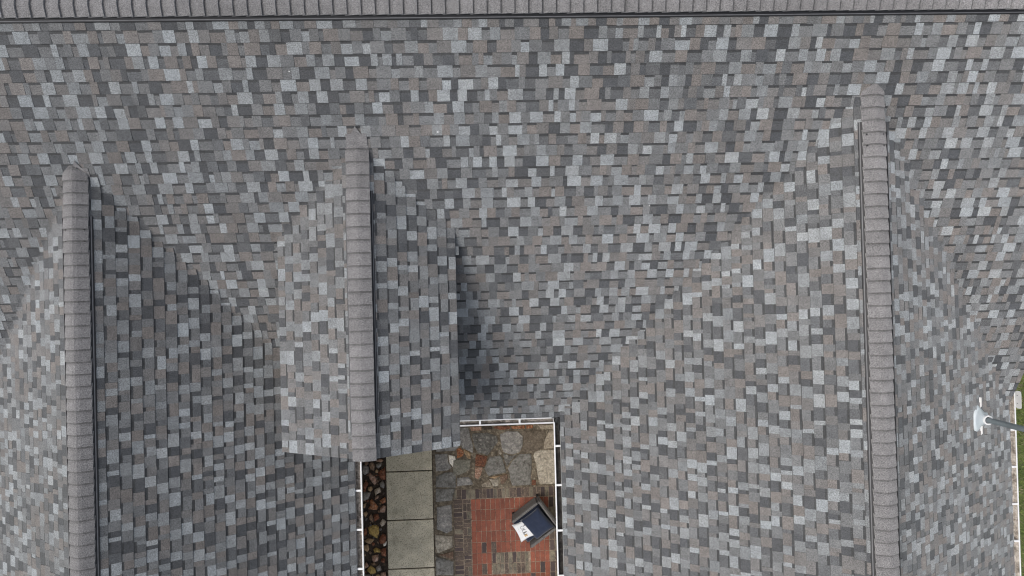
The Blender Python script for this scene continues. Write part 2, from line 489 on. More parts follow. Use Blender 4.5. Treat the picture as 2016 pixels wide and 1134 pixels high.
# main slope ---------------------------------------------------------------
def covered(g, x, y):
    return g.xl <= x <= g.xr and y > g.yf
def main_cut(g):
    return lambda x, y: (zmain(y) - zg(g, x)) if (g.xl - 0.3 < x < g.xr + 0.3) else 1.0
def main_z(x, y, cx, cy, off):
    z = zmain(y)
    for g in GABLES:
        if covered(g, cx, cy) and zg(g, cx) > zmain(cy) and zg(g, cx) - zmain(cy) < 0.25:
            if g is GC and cy < yvalley(GC, abs(cx - g.x)) - 0.3: continue
            return smax(z, zg(g, x)) + min(off, 0.003)
    for g in GABLES:
        if g.xl - 0.2 < x < g.xr + 0.2 and 0 <= zmain(cy) - zg(g, cx) < VK * 1.2:
            if g is GC and cy < 0.75: continue
            return smax(z, zg(g, x)) + min(off, 0.003 + 0.0085 * max(0.0, z - zg(g, x)) / 0.05)
    return z + off
def main_keep(a, b, d0, d1):
    cx, cy = (a + b) / 2, YR - (d0 + d1) / 2
    for g in GABLES:
        lo, hi = (g.xl, g.xr) if g is not GC else (-2.45, -0.62)
        if lo < cx < hi and cy > g.yf and zg(g, cx) - zmain(cy) > 0.16: return False
    return True
ec = EXPO / math.hypot(1, S)
butts = [YR - 3.1214 + k * ec for k in range(-1, 60)]
d_eave = YR - YE
prev = 0.0
for d1 in butts:
    last = d1 > d_eave - 0.05
    if last: d1 = d_eave
    amid = YR - (prev + d1) / 2
    cuts = [f for g in GABLES if not (g is GC and amid < 0.6) for f in valley_cuts(main_cut(g))]
    course('main', XW + random.uniform(-0.01, 0.0), XE, prev, d1, lambda a, d: (a, YR - d), lambda x, y: YR - y, main_z, cuts, keep=main_keep, straight=last)
    prev = d1
    if last: break
prev = 0.0                                        # the first courses over the back of the ridge
for k in range(7):
    d1 = 0.07 + k * ec
    course('main', XW, XE, prev, d1, lambda a, d: (a, YR + d), lambda x, y: y - YR, lambda x, y, cx, cy, off: zr - S * (y - YR) + off, [])
    prev = d1

# cross gables -------------------------------------------------------------
for g in GABLES:
    ecg = EXPO / math.hypot(1, g.t)
    for s, xe in ((-1, g.xl), (1, g.xr)):
        wmax = abs(xe - g.x)
        d1 = g.off[s]
        while d1 - ecg > 0.02: d1 -= ecg
        prev = 0.0
        while True:
            last = d1 > wmax - 0.035
            if last: d1 = wmax
            yv = yvalley(g, (prev + d1) / 2) + random.uniform(-0.035, 0.045)
            def gz(x, y, cx, cy, off, g=g):
                if g is GC and cy < 0.75: return zg(g, x) + off
                if zmain(cy) > zg(g, cx): return smax(zmain(y), zg(g, x)) + off + 0.008 * min(1.0, max(0.0, zmain(y) - zg(g, x)) / 0.04)
                return smax(zmain(y), zg(g, x)) + off
            course(g.name, g.yf, yv, prev, d1,
                   lambda a, d, g=g, s=s: (g.x + s * d, a), lambda x, y, g=g: abs(x - g.x), gz,
                   valley_cuts(lambda x, y, g=g: zg(g, x) - zmain(y)), lift=0.005, straight=last)
            if last: break
            prev = d1; d1 += ecg

def shingle_faces(mb, out):
    for P3, c, op in out:
        n = len(P3)
        cx = sum((P3[i][0] * P3[(i + 1) % n][1] - P3[(i + 1) % n][0] * P3[i][1]) for i in range(n))
        P = P3 if cx > 0 else P3[::-1]
        mb.face(P, c)
        for i in range(n):
            if op[i]:
                a, b = P3[i], P3[(i + 1) % n]
                q = [a, b, (b[0], b[1], b[2] - 0.014), (a[0], a[1], a[2] - 0.014)]
                mb.face(q if cx < 0 else q[::-1], shade(c, 0.42))      # cut edges show the dark asphalt core
order = sorted(range(len(pieces)), key=lambda i: -pieces[i][2])
single = set(order[:300])
fields = {k: MB() for k in ROOF}
for i, (roof, out, size) in enumerate(pieces):
    if i in single:
        mb = MB(); shingle_faces(mb, out)
        mb.build('shingle', M_GRAN, ROOF[roof])
    else:
        shingle_faces(fields[roof], out)
for k, mb in fields.items():
    tag(mb.build('shingle_courses', M_GRAN, ROOF[k]), kind='stuff')

# ---------------------------------------------------------------- ridge vents and ridge caps
CAPC = (0.186, 0.180, 0.179)
def cap_mesh(t, half, length, name='ridge_cap', rise=0.026, flat=0.04):
    """bent ridge cap: local +y runs towards the head, the butt (lifted) at y=0"""
    mb = MB()
    q = [-half, -half * 0.8, -half * 0.55, -half * 0.28, 0, half * 0.28, half * 0.55, half * 0.8, half]
    def z(v): return -t * (math.sqrt(v * v + flat * flat) - flat)
    jc = random.uniform(0.93, 1.07)
    c = tuple(v * jc for v in CAPC)
    seen = length - 0.03
    def rz_(y): return rise * (1 - (y / length) ** 1.4) + 0.001
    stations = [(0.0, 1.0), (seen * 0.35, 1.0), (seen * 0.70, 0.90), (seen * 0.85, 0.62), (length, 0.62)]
    rows_ = [[(v, y, z(v) + rz_(y)) for v in q] for y, _ in stations]
    bot0 = [(v, 0.0, z(v) + rise - 0.030) for v in q]
    top0 = rows_[0]
    for r0, r1, (_, k) in zip(rows_, rows_[1:], stations[:-1]):     # head tinted darker: contact shade beside the next cap's butt, painted in
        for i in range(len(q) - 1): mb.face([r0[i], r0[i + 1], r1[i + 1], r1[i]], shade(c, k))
    for i in range(len(q) - 1): mb.face([bot0[i], bot0[i + 1], top0[i + 1], top0[i]], c)
    for r in ((0, 1), (-1, -1)):
        k = r[0]
        for p0, p1 in zip([r_[k] for r_ in rows_], [r_[k] for r_ in rows_[1:]]):
            mb.face([p0, p1, (p1[0], p1[1], p1[2] - 0.012), (p0[0], p0[1], p0[2] - 0.012)], c)
    return mb.mesh(name, M_GRAN)

VL, GAP = 0.022, 0.062
def cap_pitch(t, half):
    """the caps lie flatter than the roof: their edges sit on the thick sides of the vent"""
    return (VL + t * half - GAP) / (math.sqrt(half * half + 0.0016) - 0.04)

def ridge_run(roof, t, origin, direction, length, expo, half, lift_fn):
    """caps laid along a ridge; direction = heading of local +y"""
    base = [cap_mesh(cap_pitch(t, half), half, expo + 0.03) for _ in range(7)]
    rz = math.atan2(-direction[0], direction[1])
    n = math.ceil(length / expo)
    for k in range(n):
        s = k * expo
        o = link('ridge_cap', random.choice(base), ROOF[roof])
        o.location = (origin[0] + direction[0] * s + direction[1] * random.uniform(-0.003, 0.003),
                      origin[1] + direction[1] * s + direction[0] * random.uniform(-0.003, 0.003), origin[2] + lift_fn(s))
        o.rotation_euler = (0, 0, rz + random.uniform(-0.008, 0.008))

def vent(roof, t, p0, p1, half, zl, far=0, dx=0.0):
    """black louvred ridge vent under the caps: two side rails of plastic with a lighter edge"""
    (x0, y0, z0), (x1, y1, z1) = p0, p1
    L = math.hypot(x1 - x0, y1 - y0); u = ((x1 - x0) / L, (y1 - y0) / L); nrm = (-u[1], u[0])
    mb = MB()
    def bar(a, b, h0, h1, m):
        A = []
        for s in (0, L):
            for v, h in ((a, h0), (b, h0), (b, h1), (a, h1)):
                A.append((x0 + u[0] * s + nrm[0] * v, y0 + u[1] * s + nrm[1] * v, z0 - t * abs(dx - v) + h))
        for f in ((0, 1, 5, 4), (1, 2, 6, 5), (2, 3, 7, 6), (3, 0, 4, 7), (0, 3, 2, 1), (4, 5, 6, 7)):
            mb.face([A[i] for i in f], m=m)
    for sg in (-1, 1):
        edge = VL - cap_pitch(t, half) * (math.sqrt(half * half + 0.0016) - 0.04)
        top = edge + t * abs(dx - sg * half) - 0.012       # room between the shingles and the underside of the caps
        bar(sg * (half - 0.030), sg * (half - 0.016), 0.0, top, 0)
        bar(sg * (half - 0.016), sg * (half - 0.005), top * 0.55, top * 0.85, 0)
        ex = 0.092 if sg == far else 0.0                  # the flange shows further on one side
        bar(sg * (half - 0.012), sg * (half + 0.014 + ex), 0.004, 0.024, 0)
        bar(sg * (half + 0.014 + ex), sg * (half + 0.022 + ex), 0.004, 0.033, 1)
        bar(sg * (half + 0.022 + ex), sg * (half + 0.029 + ex), 0.004, 0.024, 0)
    return mb.build('ridge_vent', [M_VENT, M_VENTG], ROOF[roof])

def gable_ridge(g, y_vent0, y_vent1, y_top, expo, half, dx, far):
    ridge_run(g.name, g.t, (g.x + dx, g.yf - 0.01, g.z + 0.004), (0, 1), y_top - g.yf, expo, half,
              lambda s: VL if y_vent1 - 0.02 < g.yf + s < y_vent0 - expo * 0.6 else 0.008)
    vent(g.name, g.t, (g.x + dx, y_vent1, g.z), (g.x + dx, y_vent0, g.z), half, VL, far, dx)
    for sx in (-1, 1):
        for dy in (-0.17, -0.31):
            nb = bmesh.new()
            bmesh.ops.create_cone(nb, cap_ends=True, segments=8, radius1=0.013, radius2=0.009, depth=0.010)
            o = bm_obj('nail', nb, M_NAIL, ROOF[g.name])
            xx = sx * half * 0.72
            o.location = (g.x + dx + xx, y_vent0 + dy - (0.06 if g is GC else 0), g.z + VL + 0.016 - cap_pitch(g.t, half) * (math.hypot(xx, 0.04) - 0.04))
gable_ridge(GL, 1.12, YFRONT + 0.3, 1.62, 0.1515, 0.155, -0.045, 1)
gable_ridge(GC, 1.36, -1.72, 1.93, 0.164, 0.148, -0.010, 0)
gable_ridge(GR, 2.05, YFRONT + 0.3, 2.46, 0.155, 0.148, 0.036, -1)
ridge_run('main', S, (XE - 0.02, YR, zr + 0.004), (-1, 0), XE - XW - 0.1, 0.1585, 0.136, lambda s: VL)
vent('main', S, (XW + 0.05, YR, zr), (XE - 0.05, YR, zr), 0.136, VL)
# peaked cut shingle where each small ridge dies into the main slope
for g, yt in ((GL, 1.70), (GC, 2.03)):
    mb = MB()
    P = [(-0.13, yt - 0.13), (0.13, yt - 0.13), (0.13, yt + 0.02), (0.058, yt + 0.022), (0.0, yt + 0.10), (-0.058, yt + 0.022), (-0.13, yt + 0.02)]
    T = [(g.x + x, y, zmain(y) + 0.017 + 0.010 * (1 - abs(x) / 0.135)) for x, y in P]
    mb.face(T, CAPC)
    for i in range(len(T)):
        a, b = T[i], T[(i + 1) % len(T)]
        mb.face([(a[0], a[1], a[2] - 0.03), (b[0], b[1], b[2] - 0.03), b, a], shade(CAPC, 0.4))
    mb.build('peaked_ridge_cap', M_GRAN, ROOF[g.name])

mb = MB()                                          # a few bird droppings and pale scuffs on the shingles
for _ in range(7):
    x, y = random.uniform(-5.5, 7.0), random.uniform(-1.2, 2.9)
    if any(covered(g, x, y) and zg(g, x) > zmain(y) - 0.1 for g in GABLES): continue
    r, a0 = random.uniform(0.004, 0.010), random.uniform(0, 6)
    mb.face([(x + r * random.uniform(0.6, 1.3) * math.cos(a0 + a), y + r * math.sin(a0 + a), zmain(y + r * math.sin(a0 + a)) + 0.017) for a in (0, 1.05, 2.1, 3.14, 4.2, 5.2)])
tag(mb.build('droppings', M_WHITE, roof_main), kind='stuff')

# ---------------------------------------------------------------- walls, fascias, soffits
mb = MB()
mb.box(-9.2, 8.35, -1.62, 8.0, 0, 2.80)
mb.build('wall', M_WALL, house)
mb = MB(); mb.box(-7.6, -2.55, YFRONT + 0.5, -1.64, 0, 2.80); mb.build('wall', M_WALL, house)
mb = MB(); mb.box(1.60, 8.30, YFRONT + 0.5, -1.64, 0, 2.80); mb.build('wall', M_WALL, house)
zc = zg(GC, GC.xl) - 0.07
mb = MB()
mb.box(-2.56, -0.53, -1.85, 1.2, 2.6, zc)
mb.face([(-2.56, -1.85, zc), (-0.53, -1.85, zc), (GC.x, -1.85, GC.z - 0.07)])
mb.build('dormer_wall', M_WALL, house)
def fascia(x0, x1, y0, y1, z0, z1):
    mb = MB(); mb.box(x0, x1, y0, y1, z0, z1); mb.build('fascia', M_TRIM, house)
zeL, zeR, zeM, zeC = zg(GL, GL.xr), zg(GR, GR.xl), zmain(YE), zg(GC, GC.xr)
fascia(GL.xr - 0.045, GL.xr - 0.025, YFRONT, YE - 0.01, zeL - 0.19, zeL - 0.05)
fascia(GR.xl + 0.025, GR.xl + 0.045, YFRONT, YE - 0.01, zeR - 0.19, zeR - 0.05)
fascia(GR.xr - 0.045, GR.xr - 0.025, YFRONT, YE - 0.01, zeR - 0.19, zeR - 0.05)
fascia(GL.xr - 0.02, GR.xl + 0.02, YE + 0.025, YE + 0.045, zeM - 0.19, zeM - 0.05)
fascia(XE - 0.045, XE - 0.025, YE + 0.06, YR, zeM - 0.25, zeM - 0.07) if False else None
mb = MB()                                          # rake boards of the main roof, both ends
for x in (XE - 0.03, XW + 0.012):
    for ya, yb in ((YE, YR), (YR, YN)):
        za, zb_ = zr - S * abs(ya - YR), zr - S * abs(yb - YR)
        P = [(x, ya, za - 0.22), (x, yb, zb_ - 0.22), (x, yb, zb_ - 0.052), (x, ya, za - 0.052)]
        Q = [(p[0] + 0.018, p[1], p[2]) for p in P]
        mb.face(P[::-1]); mb.face(Q)
        for i in range(4): mb.face([P[i], P[(i + 1) % 4], Q[(i + 1) % 4], Q[i]])
mb.build('rake_board', M_TRIM, house)
mb = MB()
for s, xe in ((-1, GC.xl), (1, GC.xr)):            # rake boards and eave fascias of the small gable
    for (xa, za), (xb, zb_) in ((((GC.x, GC.z)), (xe, zg(GC, xe))),):
        P = [(xa, GC.yf + 0.035, za - 0.17), (xb, GC.yf + 0.035, zb_ - 0.17), (xb, GC.yf + 0.035, zb_ - 0.052), (xa, GC.yf + 0.035, za - 0.052)]
        Q = [(p[0], p[1] - 0.02, p[2]) for p in P]
        mb.face(P); mb.face(Q[::-1])
        for i in range(4): mb.face([P[i], P[(i + 1) % 4], Q[(i + 1) % 4], Q[i]])
    mb.box(min(xe - s * 0.03, xe - s * 0.012), max(xe - s * 0.03, xe - s * 0.012), GC.yf + 0.04, 0.9, zeC - 0.17, zeC - 0.052)
mb.build('gable_fascia', M_TRIM, house)
mb = MB()
mb.box(GL.xr - 0.45, GL.xr - 0.046, YFRONT, -1.9, zeL - 0.20, zeL - 0.185)
mb.box(GR.xl + 0.046, GR.xl + 0.45, YFRONT, -1.9, zeR - 0.20, zeR - 0.185)
mb.box(GR.xr - 0.45, GR.xr - 0.046, YFRONT, -1.9, zeR - 0.20, zeR - 0.185)
mb.box(GL.xr, GR.xl, YE + 0.046, -1.60, zeM - 0.20, zeM - 0.185)
mb.build('soffit', M_TRIM, house)

# ---------------------------------------------------------------- gutters
def gutter(axis, edge, out, s0, s1, lip0, lip1, zt, hangers, m_in, width=0.100):
    """axis 'y': runs along y at x=edge, opening towards out (+1/-1 in x); axis 'x' likewise"""
    prof = [(0.0, -0.02), (0.0, -0.105), (width * 0.62, -0.105), (width * 0.74, -0.085), (width * 0.80, -0.045), (width, -0.020), (width, -0.004)]
    th = 0.0025
    inner = [(0.003, -0.02), (0.003, -0.075), (width * 0.60, -0.078), (width * 0.72, -0.070), (width * 0.79, -0.040), (width - 0.004, -0.020), (width - 0.004, -0.004)]
    loop = prof + inner[::-1]
    k = len(prof)
    def P(v, h, s):
        return (edge + out * v, s, zt + h) if axis == 'y' else (s, edge + out * v, zt + h)
    mb = MB()
    n = len(loop)
    for i in range(n):
        j = (i + 1) % n
        inside = i >= k and i < n - 1
        mb.face([P(*loop[i], s0), P(*loop[j], s0), P(*loop[j], s1), P(*loop[i], s1)], m=1 if inside and i != k else 0)
    for s in (s0, s1):
        mb.face([P(*p, s) for p in prof])
    # rolled lip
    seg = 10
    ring = [(width - 0.010 + 0.012 * math.cos(2 * math.pi * q / seg), -0.004 + 0.008 * math.sin(2 * math.pi * q / seg)) for q in range(seg)]
    ring = [(v * 1.0, h) for v, h in ring]
    for q in range(seg):
        a, b = ring[q], ring[(q + 1) % seg]
        mb.face([P(*a, lip0), P(*b, lip0), P(*b, lip1), P(*a, lip1)])
    for s in (lip0, lip1): mb.face([P(*p, s) for p in ring])
    g = mb.build('gutter', [M_WHITE, m_in], house, weld=True)
    hb = MB()
    def box(v0, v1, sa, sb, h0, h1):
        A = [P(v0, h0, sa), P(v1, h0, sa), P(v1, h0, sb), P(v0, h0, sb), P(v0, h1, sa), P(v1, h1, sa), P(v1, h1, sb), P(v0, h1, sb)]
        for f in ((0, 1, 2, 3), (4, 5, 6, 7), (0, 1, 5, 4), (1, 2, 6, 5), (2, 3, 7, 6), (3, 0, 4, 7)): hb.face([A[i] for i in f])
    box(-0.016, width - 0.012, -0.015, 0.015, -0.022, 0.002)
    box(-0.004, 0.010, -0.014, 0.014, -0.034, -0.004)
    hm = hb.mesh('hanger', M_WHITE)
    for s in hangers:
        h = link('hanger', hm, g)
        h.location = (0, s, 0) if axis == 'y' else (s, 0, 0)
    return g
ZT = -0.012
W_G = 0.098
gutter('y', GL.xr, 1, -2.13, YFRONT, -2.13, YFRONT, zeL + ZT, [-2.44 - 0.62 * k for k in range(7)], M_GUT_GREY, 0.105)
gut_r = gutter('y', GR.xl, -1, YE - 0.004, YFRONT, YE - 0.0885, YFRONT, zeR + ZT, [-2.47, -3.10, -3.83, -4.56, -5.25, -5.95], M_GUT_DARK, 0.105)
gut_m = gutter('x', YE, -1, -2.0, GR.xl - 0.107, -2.0, GR.xl - 0.084, zeM + ZT + 0.002, [-1.5, -0.75 + 0.02, -0.11, 0.53, 1.02 + 0.14], M_GUT_GREY, W_G)
gut_e = gutter('y', GR.xr, 1, YE + 0.22, YFRONT, YE + 0.22, YFRONT, zeR + ZT, [-2.47 - 0.615 * k for k in range(7)], M_GUT_PALE, 0.105)
mb = MB(); mb.box(-2.0, GR.xl - 0.02, YE - 0.016, YE - 0.002, zeM - 0.030, zeM - 0.001)
mb.build('drip_edge', M_WHITE, house)
# black sealant smeared round the inside corner of the courtyard gutters
bm = bmesh.new()
for (x, y, sx, sy) in ((1.10, -2.012, 0.060, 0.016), (1.155, -2.03, 0.05, 0.028), (1.178, -2.085, 0.024, 0.07), (1.165, -2.17, 0.018, 0.07), (1.135, -2.06, 0.04, 0.045)):
    bmesh.ops.create_icosphere(bm, subdivisions=2, radius=1.0, matrix=Matrix.Translation((x, y, zeM - 0.004)) @ Matrix.Diagonal((sx, sy, 0.014, 1)))
for v in bm.verts: v.co += Vector((random.uniform(-.004, .004), random.uniform(-.004, .004), random.uniform(-.003, .003)))
bm_obj('sealant', bm, M_TAR, gut_r, True)
# splash guard standing on the lip of the outer gutter
bm = bmesh.new()
pts = []
for cx, cz, a0 in ((0.115, 0.055, 0), (-0.115, 0.055, 90), (-0.115, 0.0, 180), (0.115, 0.0, 270)):
    for a in (0, 30, 60, 90):
        pts.append((cx + 0.03 * math.cos(R(a0 + a)), cz + 0.03 * math.sin(R(a0 + a))))
gx, gy, gz0 = GR.xr + 0.1, -1.965, zeR + 0.028
va = [bm.verts.new((gx + 0.02 * (h + 0.03), gy + s, gz0 + h)) for s, h in pts]
vb = [bm.verts.new((gx + 0.02 * (h + 0.03) + 0.003, gy + s, gz0 + h)) for s, h in pts]
bm.faces.new(va); bm.faces.new(vb[::-1])
for i in range(len(va)):
    j = (i + 1) % len(va); bm.faces.new((va[j], va[i], vb[i], vb[j]))
guard = bm_obj('splash_guard', bm, M_WHITE, gut_e)
for s in (-0.06, 0.07):
    nb = bmesh.new(); bmesh.ops.create_icosphere(nb, subdivisions=1, radius=0.009)
    o = bm_obj('screw', nb, M_PIPE, gut_e); o.location = (gx - 0.004, gy + s, gz0 + 0.01)

# ---------------------------------------------------------------- pipe through the right-hand roof
def on_right(x): return zg(GR, x)
vp = empty('vent_pipe', (7.70, -2.13, 0)); vp.parent = house
px, py = 7.70, -2.13
def lp(x, y, z): return (x - px, y - py, z)
bm = bmesh.new()                                      # flashing skirt: a flat apron on the slope that rises into a cone
outline = [(7.36, -2.06), (7.40, -1.97), (7.52, -1.885), (7.60, -1.94), (7.74, -2.03), (7.84, -2.05), (7.90, -2.13), (7.84, -2.20), (7.72, -2.235), (7.60, -2.245), (7.47, -2.285), (7.40, -2.26), (7.36, -2.18)]
rings = []
for k, (f, h) in enumerate(((1.0, 0.018), (0.72, 0.026), (0.45, 0.040), (0.26, 0.085))):
    rg = []
    for i, (x, y) in enumerate(outline):
        cx, cy = (px, py)
        a = math.atan2(y - cy, x - cx)
        if k == 3: X, Y = cx + 0.064 * math.cos(a), cy + 0.064 * math.sin(a)
        elif k == 2: X, Y = cx + max(0.085, f * math.hypot(x - cx, y - cy)) * math.cos(a), cy + max(0.085, f * math.hypot(x - cx, y - cy)) * math.sin(a)
        else: X, Y = cx + (x - cx) * f, cy + (y - cy) * f
        zz = on_right(X) + h + random.uniform(-0.004, 0.004) if k < 3 else on_right(cx) + 0.10
        rg.append(bm.verts.new(lp(X, Y, zz)))
    rings.append(rg)
low = [bm.verts.new(lp(x, y, on_right(x) + 0.004)) for x, y in outline]
rings.insert(0, low)
for r0, r1 in zip(rings, rings[1:]):
    for i in range(len(r0)):
        j = (i + 1) % len(r0); bm.faces.new((r0[i], r0[j], r1[j], r1[i]))
bm_obj('flashing', bm, M_BOOT, vp, True)
def tube(name, r_out, r_in, z0, z1, mat, parent, seg=28, off=(0, 0)):
    bm = bmesh.new()
    L = []
    for r, z in ((r_out, z0), (r_out, z1), (r_in, z1), (r_in, z0)):
        L.append([bm.verts.new((off[0] + r * math.cos(2 * math.pi * i / seg), off[1] + r * math.sin(2 * math.pi * i / seg), z)) for i in range(seg)])
    for a, b in ((0, 1), (1, 2), (2, 3), (3, 0)):
        for i in range(seg):
            j = (i + 1) % seg; bm.faces.new((L[a][i], L[a][j], L[b][j], L[b][i]))
    return bm_obj(name, bm, mat, parent, False)
zc0 = on_right(px)
tube('collar', 0.074, 0.052, zc0 + 0.06, zc0 + 0.125, M_WHITE, vp)
tube('gasket', 0.051, 0.043, zc0 + 0.05, zc0 + 0.085, M_HOLLOW, vp)
tube('pipe', 0.0415, 0.036, zc0 - 0.3, 5.9, M_PIPE, vp, 32)
mb = MB()                                             # bent mounting strap running along the slope under the collar
for y0, y1, x, h in ((-2.36, -2.22, 7.605, 0.030), (-1.94, -1.78, 7.600, 0.034)):
    z = on_right(x) + 0.012
    mb.box(x - px - 0.014, x - px + 0.006, y0 - py, y1 - py, z, z + 0.008)
    mb.box(x - px + 0.006, x - px + 0.009, y0 - py + 0.02, y1 - py, z, z + h)
mb.build('strap', M_WHITE, vp)

# ---------------------------------------------------------------- ground, lawn
def grass_material():
    m, n, l, b = nodes_of('lawn')
    pos = n.new('ShaderNodeNewGeometry').outputs['Position']
    a = maprange(n, l, noise(n, l, pos, 3, 5, 0.6), 0.35, 0.65, 0, 1)
    c = mixcol(n, l, a, (0.085, 0.115, 0.028), (0.130, 0.155, 0.042))
    a2 = maprange(n, l, noise(n, l, pos, 14, 4, 0.6), 0.55, 0.68, 0, 1)
    c = mixcol(n, l, a2, c, (0.10, 0.085, 0.055))
    l.new(c, b.inputs['Base Color']); b.inputs['Roughness'].default_value = 0.9
    bump(n, l, b, noise(n, l, pos, 60, 4), 0.6, 0.03)
    return m
M_LAWN = grass_material()
mb = MB()
N = 400.0
mb.face([(-N, -N, -0.11), (N, -N, -0.11), (N, N, -0.11), (-N, N, -0.11)])
tag(mb.build('ground', M_LAWN), kind='structure')
def blade_material():
    m, n, l, b = nodes_of('grass_blade')
    at = n.new('ShaderNodeAttribute'); at.attribute_name = 'tint'
    l.new(at.outputs['Color'], b.inputs['Base Color']); b.inputs['Roughness'].default_value = 0.7
    return m
M_BLADE = blade_material()
mb = MB()
for _ in range(60000):
    x, y = 8.75 + 5.5 * random.random() ** 1.5, random.uniform(-8.0, 4.0)
    a, h, w = random.uniform(0, 6.283), random.uniform(0.04, 0.10), random.uniform(0.006, 0.013)
    ln = random.uniform(0.02, 0.08)
    r = random.random()
    patch = math.sin(x * 3.1 + 1.3 * math.sin(y * 2.3)) * math.sin(y * 2.7 + x)
    c = (0.105, 0.155, 0.034) if r < 0.5 - 0.2 * patch else (0.175, 0.215, 0.052) if r < 0.86 - 0.15 * patch else (0.27, 0.23, 0.14)
    j = random.uniform(0.7, 1.3)
    dx, dy = math.cos(a), math.sin(a)
    z = -0.112
    mb.face([(x - dy * w, y + dx * w, z), (x + dy * w, y - dx * w, z), (x + dx * ln, y + dy * ln, z + h)], tuple(v * j for v in c))
tag(mb.build('grass', M_BLADE), kind='stuff')

# ---------------------------------------------------------------- courtyard
M_SOIL = stone_material('wet_soil', (0.030, 0.024, 0.020), (0.065, 0.050, 0.038), (0.10, 0.075, 0.055), 10, 0.8, 60, 1.0)
M_MORTAR = stone_material('mortar', (0.145, 0.125, 0.095), (0.075, 0.064, 0.05), (0.25, 0.225, 0.175), 9, 0.9, 130, 0.6)
M_CONC = None
def up(c, k=1.25): return tuple(v * k for v in c)
def concrete():
    m, n, l, b = nodes_of('concrete_slab')
    pos = n.new('ShaderNodeNewGeometry').outputs['Position']
    a = maprange(n, l, noise(n, l, pos, 2.5, 5, 0.6), 0.3, 0.7, 0, 1)
    c = mixcol(n, l, a, (0.66, 0.595, 0.45), (0.44, 0.395, 0.295))
    sp = maprange(n, l, noise(n, l, pos, 45, 4, 0.75), 0.52, 0.64, 0, 0.85)
    c = mixcol(n, l, sp, c, (0.075, 0.068, 0.05))
    sp2 = maprange(n, l, noise(n, l, pos, 150, 2, 0.7), 0.6, 0.7, 0, 0.6)
    c = mixcol(n, l, sp2, c, (0.55, 0.52, 0.43))
    c = mixcol(n, l, maprange(n, l, noise(n, l, pos, 7, 6, 0.7), 0.50, 0.72, 0, 0.55), c, (0.19, 0.165, 0.115))
    l.new(c, b.inputs['Base Color']); b.inputs['Roughness'].default_value = 0.9
    bump(n, l, b, noise(n, l, pos, 90, 5, 0.7), 0.5, 0.01)
    return m
M_CONC = concrete()
M_SCR = plain('pale_scratch', (0.42, 0.40, 0.33), 0.9, 0.3, 0.3, 40)
SM = {
 'grey': stone_material('grey_stone', (0.18, 0.18, 0.175), (0.11, 0.11, 0.108), (0.26, 0.255, 0.24), 6, gain=1.32),
 'darkgrey': stone_material('dark_grey_stone', (0.10, 0.10, 0.095), (0.055, 0.054, 0.05), (0.20, 0.195, 0.18), 7, gain=1.32),
 'bluegrey': stone_material('blue_grey_stone', (0.150, 0.152, 0.146), (0.10, 0.100, 0.094), (0.055, 0.052, 0.046), 5, gain=1.32),
 'earth': stone_material('earthy_stone', (0.075, 0.062, 0.048), (0.11, 0.095, 0.075), (0.045, 0.038, 0.03), 6, gain=1.32),
 'beige': stone_material('beige_stone', (0.26, 0.235, 0.19), (0.16, 0.14, 0.11), (0.09, 0.075, 0.06), 8, gain=1.32),
 'pale': stone_material('pale_stone', (0.29, 0.275, 0.235), (0.20, 0.185, 0.155), (0.11, 0.10, 0.08), 7, gain=1.32),
 'white': stone_material('white_stone', (0.58, 0.57, 0.53), (0.45, 0.44, 0.40), (0.30, 0.28, 0.24), 9, gain=1.32),
 'greengrey': stone_material('green_grey_stone', (0.15, 0.15, 0.125), (0.10, 0.10, 0.085), (0.19, 0.18, 0.15), 8, gain=1.32),
 'rust': stone_material('rust_stone', (0.12, 0.050, 0.028), (0.060, 0.028, 0.020), (0.20, 0.11, 0.07), 14, gain=1.32),
 'orange': stone_material('orange_stone', (0.23, 0.095, 0.04), (0.11, 0.04, 0.022), (0.28, 0.20, 0.14), 16, gain=1.32),
 'pink': stone_material('pink_stone', (0.27, 0.17, 0.125), (0.17, 0.10, 0.07), (0.33, 0.27, 0.22), 14, gain=1.32),
 'tan': stone_material('tan_stone', (0.28, 0.21, 0.13), (0.17, 0.115, 0.07), (0.10, 0.07, 0.045), 14, gain=1.32),
 'yellow': stone_material('yellow_stone', (0.30, 0.225, 0.085), (0.17, 0.12, 0.045), (0.09, 0.06, 0.03), 16, gain=1.32),
 'brown': stone_material('brown_stone', (0.125, 0.085, 0.06), (0.075, 0.05, 0.037), (0.19, 0.15, 0.12), 14, gain=1.32),
 'black': stone_material('black_stone', (0.025, 0.02, 0.018), (0.05, 0.04, 0.033), (0.10, 0.08, 0.06), 12, gain=1.32)}

